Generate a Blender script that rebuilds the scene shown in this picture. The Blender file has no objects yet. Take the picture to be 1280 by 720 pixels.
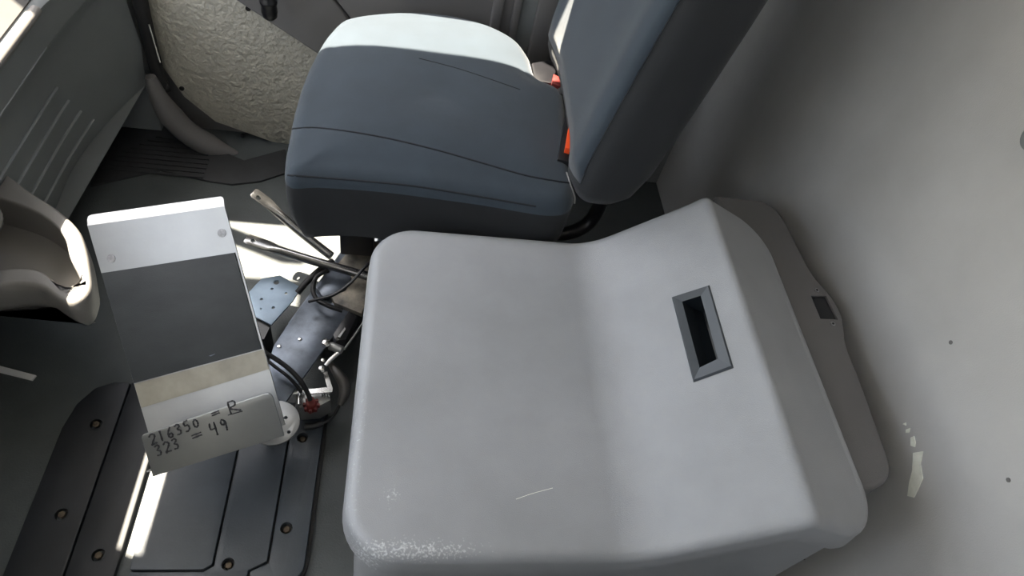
import bpy, bmesh, math, random
from mathutils import Vector, Matrix
from mathutils.bvhtree import BVHTree
random.seed(7)
S = bpy.context.scene
COL = S.collection

# ------------------------------------------------------------------ camera
# world: X to the rear of the cab, Y to the driver's side, Z up, metres
F = 820.0
CAM = Vector((0.0, 0.0, 1.25))
Yc = Vector((-72, -1044, 820)).normalized()
Dn = Vector((-190, 657, 820)).normalized()
Dn = (Dn - Yc * Dn.dot(Yc)).normalized()
Zc = -Dn
Xc = Yc.cross(Zc)
RIGHT = Vector((Xc.x, Yc.x, Zc.x)); DOWN = Vector((Xc.y, Yc.y, Zc.y)); FWD = Vector((Xc.z, Yc.z, Zc.z))
cd = bpy.data.cameras.new('camera'); cam = bpy.data.objects.new('camera', cd); COL.objects.link(cam)
cd.sensor_width = 36.0; cd.lens = 36.0 * F / 1280.0; cd.clip_start = 0.01
m = Matrix.Identity(4)
for i in range(3):
    m[i][0] = RIGHT[i]; m[i][1] = -DOWN[i]; m[i][2] = -FWD[i]; m[i][3] = CAM[i]
cam.matrix_world = m
S.camera = cam

# ------------------------------------------------------------------ light
S.view_settings.view_transform = 'Standard'; S.view_settings.look = 'None'
S.view_settings.gamma = 1.0; S.view_settings.use_curve_mapping = False
S.view_settings.exposure = 1.5
SUN_DIR = Vector((0.40, -0.30, -1.0)).normalized()
sl = bpy.data.lights.new('sun', 'SUN'); sl.energy = 16.0; sl.angle = 0.0093; sl.color = (1.0, 0.89, 0.72)
so = bpy.data.objects.new('sun', sl); COL.objects.link(so)
so.rotation_euler = SUN_DIR.to_track_quat('-Z', 'Y').to_euler(); so.location = (-3, 3, 6)
W = bpy.data.worlds.new('world'); S.world = W; W.use_nodes = True
wn = W.node_tree.nodes; wl = W.node_tree.links
bg = wn['Background']; sky = wn.new('ShaderNodeTexSky'); sky.sky_type = 'NISHITA'
sky.sun_disc = False; sky.sun_elevation = math.radians(64); sky.sun_rotation = math.radians(-56)
sky.air_density = 1.3; sky.dust_density = 3.0
hs_ = wn.new('ShaderNodeHueSaturation'); hs_.inputs['Saturation'].default_value = 0.45
wl.new(sky.outputs['Color'], hs_.inputs['Color']); wl.new(hs_.outputs['Color'], bg.inputs['Color']); bg.inputs['Strength'].default_value = 0.28

# ------------------------------------------------------------------ helpers
def ray(x, y): return FWD + RIGHT * ((x - 640) / F) + DOWN * ((y - 360) / F)
def at(x, y, z):
    v = ray(x, y); return CAM + v * ((z - CAM.z) / v.z)
def atx(x, y, X):
    v = ray(x, y); return CAM + v * (X / v.x)
def aty(x, y, Y):
    v = ray(x, y); return CAM + v * (Y / v.y)
def atd(x, y, w): return CAM + ray(x, y) * w
def onplane(x, y, p, n):
    v = ray(x, y); return CAM + v * ((p - CAM).dot(n) / v.dot(n))

MATS = {}
def mat(name, col, rough=0.5, metal=0.0, var=0.08, scale=12.0, bump=0.0, bscale=400.0, sheen=0.0, bdist=0.002, spec=0.5, col2=None, stretch=None, emit=None):
    if name in MATS: return MATS[name]
    M = bpy.data.materials.new(name); M.use_nodes = True
    nt = M.node_tree; N = nt.nodes; L = nt.links
    b = N['Principled BSDF']
    b.inputs['Roughness'].default_value = rough; b.inputs['Metallic'].default_value = metal
    b.inputs['Specular IOR Level'].default_value = spec
    if sheen: b.inputs['Sheen Weight'].default_value = sheen; b.inputs['Sheen Roughness'].default_value = 0.4
    tc = N.new('ShaderNodeTexCoord'); co = tc.outputs['Object']
    if stretch:
        mp = N.new('ShaderNodeMapping'); mp.inputs['Scale'].default_value = stretch
        L.new(co, mp.inputs['Vector']); co = mp.outputs['Vector']
    nz = N.new('ShaderNodeTexNoise'); nz.inputs['Scale'].default_value = scale; nz.inputs['Detail'].default_value = 6; nz.inputs['Roughness'].default_value = 0.6
    L.new(co, nz.inputs['Vector'])
    cr = N.new('ShaderNodeValToRGB'); cr.color_ramp.elements[0].position = 0.3; cr.color_ramp.elements[1].position = 0.7
    c2 = col2 or tuple(min(1, c * (1 + var)) for c in col)
    c1 = col if col2 else tuple(c * (1 - var) for c in col)
    cr.color_ramp.elements[0].color = (*c1, 1); cr.color_ramp.elements[1].color = (*c2, 1)
    L.new(nz.outputs['Fac'], cr.inputs['Fac']); L.new(cr.outputs['Color'], b.inputs['Base Color'])
    if bump:
        n2 = N.new('ShaderNodeTexNoise'); n2.inputs['Scale'].default_value = bscale; n2.inputs['Detail'].default_value = 3
        L.new(co, n2.inputs['Vector'])
        bp = N.new('ShaderNodeBump'); bp.inputs['Strength'].default_value = bump; bp.inputs['Distance'].default_value = bdist
        L.new(n2.outputs['Fac'], bp.inputs['Height']); L.new(bp.outputs['Normal'], b.inputs['Normal'])
    MATS[name] = M
    return M

GREY = mat('grey moulded plastic', (0.293, 0.303, 0.318), 0.42, var=0.09, scale=6, bump=0.25, bscale=900)
GREYD = mat('dark grey moulded plastic', (0.145, 0.14, 0.14), 0.5, var=0.06, scale=9, bump=0.25, bscale=900)
WALL = mat('grey headliner vinyl', (0.50, 0.495, 0.485), 0.7, var=0.06, scale=7, bump=0.2, bscale=500)
SEAT = mat('blue grey seat fabric', (0.026, 0.039, 0.054), 0.85, var=0.12, scale=14, bump=0.35, bscale=1400, sheen=0.25)
SEAT_SHADED = mat('shaded seat fabric', (0.012, 0.014, 0.017), 0.85, var=0.12, scale=14, bump=0.35, bscale=1400, sheen=0.1)  # shaded copy of the seat fabric, the shade painted into its colour
SEAM = mat('seam thread', (0.012, 0.014, 0.018), 0.9)
PIPE = mat('pale piping', (0.25, 0.25, 0.25), 0.7)
FLOOR = mat('dark grey floor vinyl', (0.062, 0.071, 0.074), 0.55, var=0.2, scale=8, bump=0.3, bscale=300)
MAT_R = mat('black ribbed rubber', (0.024, 0.026, 0.029), 0.65, var=0.2, scale=20)
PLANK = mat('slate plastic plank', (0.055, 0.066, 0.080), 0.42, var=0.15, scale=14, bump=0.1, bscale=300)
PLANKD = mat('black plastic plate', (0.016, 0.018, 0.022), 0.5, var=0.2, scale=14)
BLACK = mat('black plastic', (0.010, 0.010, 0.012), 0.35, var=0.2)
BLACKR = mat('black rubber', (0.012, 0.012, 0.013), 0.6, var=0.2)
STEEL = mat('brushed steel', (0.37, 0.375, 0.37), 0.45, metal=0.85, var=0.08, scale=8, bump=0.06, bscale=200)
STEELB = mat('bright steel', (0.72, 0.72, 0.71), 0.25, metal=1.0, var=0.1, scale=30)
STEELD = mat('dark worn steel', (0.06, 0.07, 0.085), 0.38, metal=0.5, var=0.5, scale=16, bump=0.1, bscale=150, col2=(0.17, 0.20, 0.25))
STEELR = mat('dusty rusty steel', (0.06, 0.058, 0.055), 0.6, metal=0.3, scale=28, col2=(0.30, 0.27, 0.22))
BLUEST = mat('blue grey painted steel', (0.22, 0.29, 0.37), 0.45, metal=0.3, var=0.15, scale=18)
FOAM = mat('black foam pad', (0.020, 0.024, 0.027), 0.6, scale=9, bump=0.3, bscale=500, col2=(0.032, 0.037, 0.040), stretch=(1, 3, 1))
DASH = mat('grey dash plastic', (0.22, 0.235, 0.24), 0.45, var=0.06, scale=8, bump=0.2, bscale=700)
POD = mat('warm grey dash plastic', (0.22, 0.21, 0.20), 0.45, var=0.06, scale=8, bump=0.2, bscale=700)
BEIGE = mat('beige textured door board', (0.42, 0.40, 0.34), 0.36, var=0.08, scale=30, bump=0.9, bscale=85, bdist=0.008)
DOORG = mat('grey door vinyl', (0.15, 0.146, 0.146), 0.55, var=0.05, scale=9, bump=0.15, bscale=600)
ORANGE = mat('orange red buckle button', (0.85, 0.09, 0.02), 0.35, var=0.05)
RED = mat('dark red plastic cap', (0.16, 0.018, 0.015), 0.5, var=0.25, scale=60)
CHIP = mat('pale exposed board', (0.9, 0.92, 0.82), 0.8, var=0.1, scale=60)
INK = mat('black marker ink', (0.03, 0.03, 0.035), 0.6)
RUST = mat('rusty bolt', (0.10, 0.075, 0.05), 0.6, metal=0.4, var=0.4, scale=200)
ROOF = mat('grey roof liner', (0.7, 0.7, 0.69), 0.8)
GROUND = mat('pale concrete ground', (0.30, 0.29, 0.27), 0.9, var=0.15, scale=2)
BODY = mat('white cab paint', (0.6, 0.6, 0.6), 0.4)

LIDM = mat('worn grey lid plastic', (0.293, 0.303, 0.318), 0.42, var=0.10, scale=6, bump=0.25, bscale=900)
def add_wear(M):
    nt = M.node_tree; N = nt.nodes; L = nt.links; b = N['Principled BSDF']
    src = b.inputs['Base Color'].links[0].from_socket
    tc = N.new('ShaderNodeTexCoord'); sp_ = N.new('ShaderNodeSeparateXYZ'); L.new(tc.outputs['Object'], sp_.inputs[0])
    def rng(sock, a, b_, c, d):
        r = N.new('ShaderNodeMapRange'); r.clamp = True
        for k_, v_ in zip(('From Min', 'From Max', 'To Min', 'To Max'), (a, b_, c, d)): r.inputs[k_].default_value = v_
        L.new(sock, r.inputs['Value']); return r.outputs[0]
    def mul(p, q, op='MULTIPLY'):
        m_ = N.new('ShaderNodeMath'); m_.operation = op; m_.use_clamp = True
        for i_, v in enumerate((p, q)):
            if isinstance(v, float): m_.inputs[i_].default_value = v
            else: L.new(v, m_.inputs[i_])
        return m_.outputs[0]
    X_, Y_ = sp_.outputs['X'], sp_.outputs['Y']
    nz = N.new('ShaderNodeTexNoise'); nz.inputs['Scale'].default_value = 330; nz.inputs['Detail'].default_value = 5; L.new(tc.outputs['Object'], nz.inputs['Vector'])
    near = mul(mul(rng(Y_, 0.258, 0.240, 0, 1), rng(Y_, 0.220, 0.232, 0, 1)), mul(rng(X_, 0.18, 0.06, 0, 1), rng(X_, -0.05, -0.02, 0, 1)))
    left = mul(mul(rng(X_, -0.018, -0.030, 0, 1), rng(X_, -0.05, -0.04, 0, 1)), mul(rng(Y_, 0.62, 0.40, 0, 0.45), rng(Y_, 0.2, 0.25, 0, 1)))
    vd = N.new('ShaderNodeVectorMath'); vd.operation = 'DISTANCE'; vd.inputs[1].default_value = (0.012, 0.30, 0.46); L.new(tc.outputs['Object'], vd.inputs[0])
    spot = rng(vd.outputs['Value'], 0.024, 0.004, 0, 0.75)
    m_ = mul(mul(near, left, 'ADD'), spot, 'ADD')
    thr = N.new('ShaderNodeMath'); thr.operation = 'MULTIPLY_ADD'; thr.inputs[1].default_value = 0.30; L.new(m_, thr.inputs[0]); L.new(nz.outputs['Fac'], thr.inputs[2])
    msk = mul(rng(thr.outputs[0], 0.75, 0.92, 0, 0.55), rng(m_, 0.02, 0.2, 0, 1))
    mx = N.new('ShaderNodeMix'); mx.data_type = 'RGBA'; L.new(msk, mx.inputs['Factor']); L.new(src, mx.inputs['A']); mx.inputs['B'].default_value = (0.75, 0.78, 0.80, 1)
    L.new(mx.outputs['Result'], b.inputs['Base Color'])
add_wear(LIDM)

def tag(o, label=None, cat=None, group=None, kind=None):
    if label: o['label'] = label
    if cat: o['category'] = cat
    if group: o['group'] = group
    if kind: o['kind'] = kind
    return o
def empty(name, loc):
    o = bpy.data.objects.new(name, None); COL.objects.link(o); o.location = loc; o.empty_display_size = 0.05
    return o
def link(name, me, m, parent=None, smooth=False, sharp=None):
    o = bpy.data.objects.new(name, me); COL.objects.link(o)
    me.materials.clear(); me.materials.append(m)
    if smooth:
        me.shade_smooth() if sharp is None else None
        if sharp is not None:
            me.shade_smooth(); me.set_sharp_from_angle(angle=math.radians(sharp))
    if parent is not None:
        o.parent = parent
        if parent.type == 'EMPTY':
            o.matrix_parent_inverse = Matrix.Translation(parent.location).inverted()
        else:
            o.matrix_parent_inverse = Matrix.Identity(4)
    return o
def obj(name, bm, m, parent=None, smooth=False, sharp=40):
    bmesh.ops.recalc_face_normals(bm, faces=bm.faces)
    me = bpy.data.meshes.new(name); bm.to_mesh(me); bm.free()
    return link(name, me, m, parent, smooth, sharp)
def pyd(name, vs, fs, m, parent=None, smooth=True, sharp=40):
    me = bpy.data.meshes.new(name); me.from_pydata([tuple(v) for v in vs], [], fs); me.update()
    bm = bmesh.new(); bm.from_mesh(me); bpy.data.meshes.remove(me)
    return obj(name, bm, m, parent, smooth, sharp)

def add_box(bm, lo, hi, bevel=0.0, seg=2):
    lo = Vector(lo); hi = Vector(hi)
    r = bmesh.ops.create_cube(bm, size=1.0)
    vs = r['verts']
    for v in vs: v.co = Vector((lo[i] + (v.co[i] + 0.5) * (hi[i] - lo[i]) for i in range(3)))
    if bevel:
        es = list({e for v in vs for e in v.link_edges})
        bmesh.ops.bevel(bm, geom=es, offset=bevel, segments=seg, affect='EDGES', profile=0.5)
def box(name, lo, hi, m, parent=None, bevel=0.0, seg=2):
    bm = bmesh.new(); add_box(bm, lo, hi, bevel, seg); return obj(name, bm, m, parent, bevel > 0)
def slab(name, pts, normal, th, m, parent=None, bevel=0.0, seg=2, smooth=True):
    """polygon pts (3D, planar) given thickness th against normal (pts are the visible face)."""
    bm = bmesh.new(); n = Vector(normal).normalized()
    a = [bm.verts.new(p) for p in pts]; b = [bm.verts.new(Vector(p) - n * th) for p in pts]
    bm.faces.new(a); bm.faces.new(b[::-1])
    k = len(pts)
    for i in range(k): bm.faces.new((a[i], b[i], b[(i + 1) % k], a[(i + 1) % k]))
    bmesh.ops.recalc_face_normals(bm, faces=bm.faces)
    if bevel:
        es = [e for e in bm.edges if all(v in a for v in e.verts)]
        bmesh.ops.bevel(bm, geom=es, offset=bevel, segments=seg, affect='EDGES', profile=0.5)
    return obj(name, bm, m, parent, smooth and bevel > 0)
def round_poly(pts, rad, seg=6):
    """round the corners of a planar 3D polygon; rad a number or list."""
    out = []; k = len(pts); pts = [Vector(p) for p in pts]
    for i in range(k):
        r = rad[i] if isinstance(rad, (list, tuple)) else rad
        p, q, s = pts[i - 1], pts[i], pts[(i + 1) % k]
        if r <= 0: out.append(q.copy()); continue
        u = (p - q).normalized(); w = (s - q).normalized()
        ang = max(1e-3, u.angle(w)); d = min(r / math.tan(ang / 2), 0.48 * (p - q).length, 0.48 * (s - q).length)
        a = q + u * d; c = q + w * d
        for j in range(seg + 1):
            t = j / seg
            out.append(a * (1 - t) ** 2 + q * 2 * t * (1 - t) + c * t * t)
    return out
def catmull(pts, n=8, closed=False):
    pts = [Vector(p) for p in pts]; k = len(pts); out = []
    for i in range(k if closed else k - 1):
        if closed: p0, p1, p2, p3 = pts[i - 1], pts[i], pts[(i + 1) % k], pts[(i + 2) % k]
        else: p0, p1, p2, p3 = pts[max(i - 1, 0)], pts[i], pts[i + 1], pts[min(i + 2, k - 1)]
        for j in range(n):
            t = j / n
            out.append(0.5 * (2 * p1 + (p2 - p0) * t + (2 * p0 - 5 * p1 + 4 * p2 - p3) * t * t + (3 * p1 - p0 - 3 * p2 + p3) * t ** 3))
    if not closed: out.append(pts[-1])
    return out
def add_tube(bm, path, rad, seg=10, flat=None, up=None):
    path = [Vector(p) for p in path]; k = len(path)
    rads = rad if isinstance(rad, (list, tuple)) else [rad] * k
    prev = None; rings = []
    for i, p in enumerate(path):
        t = (path[min(i + 1, k - 1)] - path[max(i - 1, 0)]).normalized()
        if prev is None:
            a = Vector(up) if up else (Vector((0, 0, 1)) if abs(t.z) < 0.9 else Vector((1, 0, 0)))
        else: a = prev
        nrm = (a - t * a.dot(t)).normalized(); prev = nrm; bi = t.cross(nrm)
        fx, fy = flat[i] if flat else (1, 1)
        rings.append([bm.verts.new(p + (nrm * math.cos(2 * math.pi * j / seg) * fx + bi * math.sin(2 * math.pi * j / seg) * fy) * rads[i]) for j in range(seg)])
    for r, s in zip(rings, rings[1:]):
        for j in range(seg): bm.faces.new((r[j], r[(j + 1) % seg], s[(j + 1) % seg], s[j]))
    bm.faces.new(rings[0][::-1]); bm.faces.new(rings[-1])
def tube(name, path, rad, m, parent=None, seg=10, smooth_n=6, **kw):
    bm = bmesh.new(); add_tube(bm, catmull(path, smooth_n) if smooth_n else path, rad, seg, **kw)
    return obj(name, bm, m, parent, True, 50)
def cyl(name, a, b, r, m, parent=None, seg=20, r2=None, bevel=0.0):
    bm = bmesh.new(); a = Vector(a); b = Vector(b)
    bmesh.ops.create_cone(bm, cap_ends=True, segments=seg, radius1=r, radius2=r if r2 is None else r2, depth=(b - a).length)
    if bevel:
        es = [e for e in bm.edges if abs(e.verts[0].co.z - e.verts[1].co.z) < 1e-6]
        bmesh.ops.bevel(bm, geom=es, offset=bevel, segments=2, affect='EDGES', profile=0.5)
    q = (b - a).to_track_quat('Z', 'Y').to_matrix().to_4x4()
    bmesh.ops.transform(bm, matrix=Matrix.Translation((a + b) / 2) @ q, verts=bm.verts)
    return obj(name, bm, m, parent, True, 40)
def rings_mesh(name, rings, m, parent=None, cap_top=None, cap_bot=True, sharp=45):
    """rings: list of equal length closed loops from the centre out and down."""
    vs = []; fs = []; k = len(rings[0])
    for r in rings: vs += list(r)
    for i in range(len(rings) - 1):
        for j in range(k):
            fs.append((i * k + j, i * k + (j + 1) % k, (i + 1) * k + (j + 1) % k, (i + 1) * k + j))
    if cap_top is not None:
        c = len(vs); vs.append(cap_top)
        for j in range(k): fs.append((c, (j + 1) % k, j))
    if cap_bot:
        fs.append(tuple((len(rings) - 1) * k + j for j in range(k)))
    return pyd(name, vs, fs, m, parent, True, sharp)
def cut(o, cutters):
    for c in cutters:
        md = o.modifiers.new('cut', 'BOOLEAN'); md.operation = 'DIFFERENCE'; md.object = c; md.solver = 'EXACT'
    bpy.context.view_layer.update()
    dg = bpy.context.evaluated_depsgraph_get()
    me = bpy.data.meshes.new_from_object(o.evaluated_get(dg))
    o.modifiers.clear(); old = o.data; o.data = me
    mm = old.materials[0]; me.materials.clear(); me.materials.append(mm)
    for p in me.polygons: p.material_index = 0
    bpy.data.meshes.remove(old)
    me.set_sharp_from_angle(angle=math.radians(35))
    for c in cutters:
        d = c.data; bpy.data.objects.remove(c); bpy.data.meshes.remove(d)
    return o
def bvh(o):
    return BVHTree.FromPolygons([o.matrix_world @ v.co for v in o.data.vertices], [tuple(p.vertices) for p in o.data.polygons])
def hit(tree, x, y, lift=0.0, default_z=0.5):
    v = ray(x, y).normalized(); loc, n, i, d = tree.ray_cast(CAM, v)
    if loc is None: return at(x, y, default_z)
    if n.dot(v) > 0: n = -n
    return loc + n * lift

# ------------------------------------------------------------------ the cab shell
XB, XF, YL, YR, ZR = 0.75, -1.10, 1.45, -0.36, 1.50     # rear wall, firewall, driver side, passenger side, roof
tag(box('floor', (XF, YR, -0.06), (XB + 0.05, YL + 0.06, 0.0), FLOOR), 'dark grey vinyl cab floor with sunlit patches', kind='structure')
wr = box('wall_rear', (XB, YR, 0.0), (XB + 0.05, YL + 0.06, ZR), WALL)
tag(wr, 'plain light grey rear cab wall behind seat and console', kind='structure')
ceil = tag(box('ceiling', (-0.82, YR, ZR), (XB + 0.05, 1.42, ZR + 0.03), ROOF), 'grey cab roof liner overhead', kind='structure')
bm = bmesh.new(); add_box(bm, (0.20, 1.42, ZR), (XB + 0.05, YL + 0.06, ZR + 0.03)); obj('rear_corner', bm, ROOF, ceil)
VB = 1.262
def sun_block(y0, y1, zb):  # unseen panels under the roof, added to keep sun off the tray
    n_ = Vector((-0.78, 0, -0.28)); q = [Vector((-0.79 - 0.359 * (1.5 - z), y, z)) for y, z in ((y0, 1.495), (y1, 1.495), (y1, zb), (y0, zb))]
    slab('sun_blocker', q, (0.94, 0, -0.34), 0.015, ROOF, ceil, 0.004)
sun_block(0.69, 1.34, VB); sun_block(0.02, 0.50, VB)
# front: firewall, cowl and windscreen surround (two panes; unseen centre post added to block sun)
bm = bmesh.new()
add_box(bm, (XF - 0.05, YR, -0.06), (XF, YL + 0.06, 0.72))
wt = Vector((-0.82, 0, ZR)); wb = Vector((XF, 0, 0.72))
def post(y0, y1):
    a = [bm.verts.new((wb.x, y0, wb.z)), bm.verts.new((wb.x, y1, wb.z)), bm.verts.new((wt.x, y1, wt.z)), bm.verts.new((wt.x, y0, wt.z))]
    b = [bm.verts.new((v.co.x - 0.05, v.co.y, v.co.z)) for v in a]
    bm.faces.new(a); bm.faces.new(b[::-1])
    for i in range(4): bm.faces.new((a[i], b[i], b[(i + 1) % 4], a[(i + 1) % 4]))
post(YR, YR + 0.06); post(0.50, 0.74); post(YL + 0.03, YL + 0.06)
tag(obj('wall_front', bm, BODY), 'windscreen surround and firewall at the front of the cab', kind='structure')
# driver side: door opening from the front jamb to the B pillar, window above the sill
bm = bmesh.new()
add_box(bm, (XF, YL, 0.0), (-0.64, YL + 0.06, 1.0))            # ahead of the door
add_box(bm, (XF, YL + 0.03, 1.0), (-1.04, YL + 0.06, ZR))
add_box(bm, (0.36, YL, 0.0), (XB, YL + 0.06, ZR)); add_box(bm, (-0.05, YL, 1.0), (0.36, YL + 0.06, ZR))               # B pillar and rear quarter; forward box added to keep sun off the backrest
add_box(bm, (-0.98, 1.39, 1.46), (0.36, 1.42, ZR))           # header over the window
tag(obj('wall_left', bm, DASH), 'grey driver side cab wall around the door', kind='structure')
bm = bmesh.new()
add_box(bm, (XF, YR - 0.06, 0.0), (XB, YR, 1.2)); add_box(bm, (XB - 0.06, YR - 0.06, 1.2), (XB, YR, ZR)); add_box(bm, (XF, YR - 0.06, 1.46), (XB, YR, ZR))
tag(obj('wall_right', bm, DASH), 'grey passenger side cab wall with window opening', kind='structure')
tag(box('ground', (-30, -30, -1.0), (30, 30, -0.95), GROUND), 'pale concrete ground outside the cab', kind='structure')
# marks on the rear wall
chip_pts = [[(1141, 566), (1153, 564), (1150, 580), (1153, 598), (1147, 612), (1142, 622), (1134, 620), (1136, 604), (1140, 588)],
            [(1138, 547), (1142, 545), (1144, 553), (1143, 559), (1138, 557)],
            [(1132, 537), (1137, 535), (1136, 541), (1132, 541)],
            [(1128, 530), (1132, 528), (1132, 532)]]
for pp in chip_pts:
    slab('paint_chip', [atx(x, y, XB - 0.0015) for x, y in pp], (-1, 0, 0), 0.003, CHIP, wr)
c = atx(1289, 172, XB - 0.012)
cyl('wall_plug', (XB + 0.005, c.y, c.z), (XB - 0.012, c.y, c.z), 0.017, DASH, wr, 24, bevel=0.004)
for x, y in [(1260, 600), (1188, 428), (1005, 698)]:
    p = atx(x, y, XB - 0.0008)
    cyl('scuff', p, p + Vector((0.002, 0, 0)), 0.003, GREYD, wr, 8)

# ------------------------------------------------------------------ door
YD = YL + 0.005
dr = empty('door_1', (-0.2, YD, 0.0))
tag(dr, 'driver door with beige textured lower board and grey padded upper', kind='structure')
def dpt(x, y, Y=YD): return aty(x, y, Y)
pts = [(-0.62, 0.50), (-0.60, 0.18), (-0.565, 0.09), (-0.50, 0.02), (-0.36, -0.03), (0.36, -0.05), (0.36, 0.50)]
slab('door_board', [(x, YD, z + 0.03) for x, z in pts], (0, -1, 0), 0.04, BEIGE, dr, 0.004)
box('door_skin', (-0.64, YD + 0.03, -0.05), (0.36, YD + 0.06, 1.0), GREYD, dr)
# padded upper: lower edge runs down toward the rear
a = aty(326, 22, 1.40); b = aty(405, 74, 1.40)
k = (b.z - a.z) / (b.x - a.x)
low = [(-0.40, a.z + k * (-0.40 - a.x)), (b.x, b.z), (0.0, b.z - 0.06), (0.355, b.z - 0.09)]
seamx = aty(420, 0, 1.40).x, aty(433, 20, 1.40).x
up1 = [(low[0][0], 0, low[0][1]), (low[1][0], 0, low[1][1]), (seamx[1] + 0.075, 0, low[1][1] - 0.025)]
sa = aty(412, -8, 1.40); sb = aty(432, 18, 1.40)
sd = (sb - sa) / (sb.x - sa.x)
def seam_at(z): return sb.x + (z - sb.z) / sd.z
front = [(-0.56, 0.86), (-0.44, low[0][1] + 0.12), low[0], low[1], (seam_at(b.z - 0.05) - 0.003, b.z - 0.05), (seam_at(0.86) - 0.003, 0.86)]
front = [p for p in front]
slab('padded_panel', [(x, 1.40, z) for x, z in front], (0, -1, 0), 0.05, DOORG, dr, 0.008, 3)
rear = [(seam_at(0.86) + 0.003, 0.86), (seam_at(b.z - 0.05) + 0.003, b.z - 0.05), (0.35, b.z - 0.09), (0.35, 0.86)]
slab('padded_panel', [(x, 1.397, z) for x, z in rear], (0, -1, 0), 0.05, DOORG, dr, 0.008, 3)
for x, y in [(310, 11), (227, 111), (303, 170), (157, 12)]:
    p = dpt(x, y, YD - 0.003 if x > 200 else YD - 0.003)
    if x > 200: cyl('screw', p + Vector((0, 0.004, 0)), p - Vector((0, 0.001, 0)), 0.006, BLACK, dr, 14, bevel=0.001)
# window crank
kp = aty(336, 8, 1.33)
cr = empty('window_crank', kp)
cr.parent = dr; cr.matrix_parent_inverse = Matrix.Translation(dr.location).inverted()
bm = bmesh.new()
prof = [(0.0, -0.030), (0.008, -0.029), (0.015, -0.022), (0.017, -0.010), (0.016, 0.004), (0.018, 0.008), (0.018, 0.013), (0.015, 0.017), (0.015, 0.035), (0.017, 0.05), (0.0, 0.05)]
sg = 20; rr = [[bm.verts.new((kp.x + r * math.cos(2 * math.pi * j / sg), kp.y + 0.3 * z, kp.z + z + 0.0 * r) if False else (kp.x + r * math.cos(2 * math.pi * j / sg), kp.y + r * math.sin(2 * math.pi * j / sg), kp.z + z)) for j in range(sg)] for r, z in prof[1:-1]]
for r1, r2 in zip(rr, rr[1:]):
    for j in range(sg): bm.faces.new((r1[j], r1[(j + 1) % sg], r2[(j + 1) % sg], r2[j]))
bm.faces.new(rr[0]); bm.faces.new(rr[-1])
o = obj('knob', bm, BLACK, None, True, 50); o.parent = dr; o.matrix_parent_inverse = Matrix.Translation(dr.location).inverted()
bpy.data.objects.remove(cr)
tube('crank_arm', [kp + Vector((0.0, 0.02, 0.045)), kp + Vector((-0.03, 0.05, 0.05)), kp + Vector((-0.07, 0.068, 0.03)), kp + Vector((-0.09, 0.07, 0.02))], 0.010, BLACK, dr)
# jamb seal, sill trim, B pillar
gp = [aty(168, -30, 1.425), aty(183, 40, 1.425), aty(200, 104, 1.425), aty(215, 138, 1.425), aty(245, 160, 1.425), aty(296, 181, 1.425), aty(345, 192, 1.425), aty(420, 200, 1.425)]
seal = tube('trim_1', [p + Vector((0.0, 0.005, 0)) for p in gp[:3]] + [gp[2] + Vector((0.012, 0.012, -0.012))], 0.016, BLACKR, None, 10)
tag(seal, 'black rubber door seal up the front door jamb', kind='structure')
lp = aty(186, 30, 1.405), aty(200, 78, 1.405)
tube('bright_lip', [lp[0], (lp[0] + lp[1]) / 2, lp[1]], 0.0022, STEELB, seal, 8)
sill = tube('trim_2', [aty(188, 96, 1.40), aty(202, 128, 1.40), aty(228, 160, 1.40), aty(262, 182, 1.40), aty(300, 196, 1.40)], [0.012 + 0.018 * min(1, i / 9) - max(0, (i - 18)) * 0.0035 for i in range(25)], GREYD, None, 14)
tag(sill, 'curved grey sill moulding at the foot of the door opening', kind='structure')
bp_ = bmesh.new()
pil = empty('trim_3', (0.33, 1.40, 0.3)); tag(pil, 'grey ribbed trim strips on the pillar behind the seat', kind='structure')
for (x0, x1, dy, mm) in [(617, 627, 0.0, GREYD), (628, 641, 0.014, DOORG), (642, 650, 0.004, GREYD), (651, 672, 0.02, DASH), (673, 700, 0.0, DOORG)]:
    p0 = aty(x0, 10, 1.37 + dy); p1 = aty(x1, 10, 1.37 + dy)
    box('trim_strip', (p0.x, 1.37 + dy, 0.0), (p1.x + 0.004, 1.45, 1.42), mm, pil, 0.004)

# ------------------------------------------------------------------ dashboard
db = empty('dashboard', (-0.75, 0.9, 0.0))
tag(db, 'grey plastic dashboard lower panel with horizontal ribs above the footwell', 'dashboard')
# profile (x,z) from the floor up
prof = [(-0.770, 0.0), (-0.752, 0.12), (-0.738, 0.22), (-0.722, 0.32), (-0.708, 0.385), (-0.700, 0.395), (-0.697, 0.405), (-0.692, 0.462), (-0.688, 0.476), (-0.698, 0.486), (-0.73, 0.492), (-0.85, 0.51), (-1.09, 0.56)]
y0, y1 = 0.845, 1.447
def warp(x, y, z):
    w_ = max(0.0, min(1.0, (y - 1.18) / 0.267)) ** 1.7
    f = max(0.0, min(1.0, 1.25 - z / 0.45))
    return (x + 0.125 * w_ * (0.35 + 0.65 * f), y, z + 0.15 * w_ * f * (1 if z < 0.45 else 0))
vs = []; fs = []
ny = 24
for j in range(ny + 1):
    y = y0 + (y1 - y0) * j / ny
    for x, z in prof: vs.append(warp(x, y, z))
npf = len(prof)
for j in range(ny):
    for i in range(npf - 1): fs.append((j * npf + i, j * npf + i + 1, (j + 1) * npf + i + 1, (j + 1) * npf + i))
b0 = len(vs)
for y in (y0, y1): vs.append((-1.09, y, 0.0))
fs.append(tuple(range(npf)) + (b0,)); fs.append(tuple(ny * npf + i for i in range(npf))[::-1] + (b0 + 1,))
for_back = (npf - 1, b0, b0 + 1, ny * npf + npf - 1)
fs.append(for_back); fs.append((0, b0, b0 + 1, ny * npf))
pyd('dash_body', vs, fs, DASH, db, True, 35)
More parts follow.
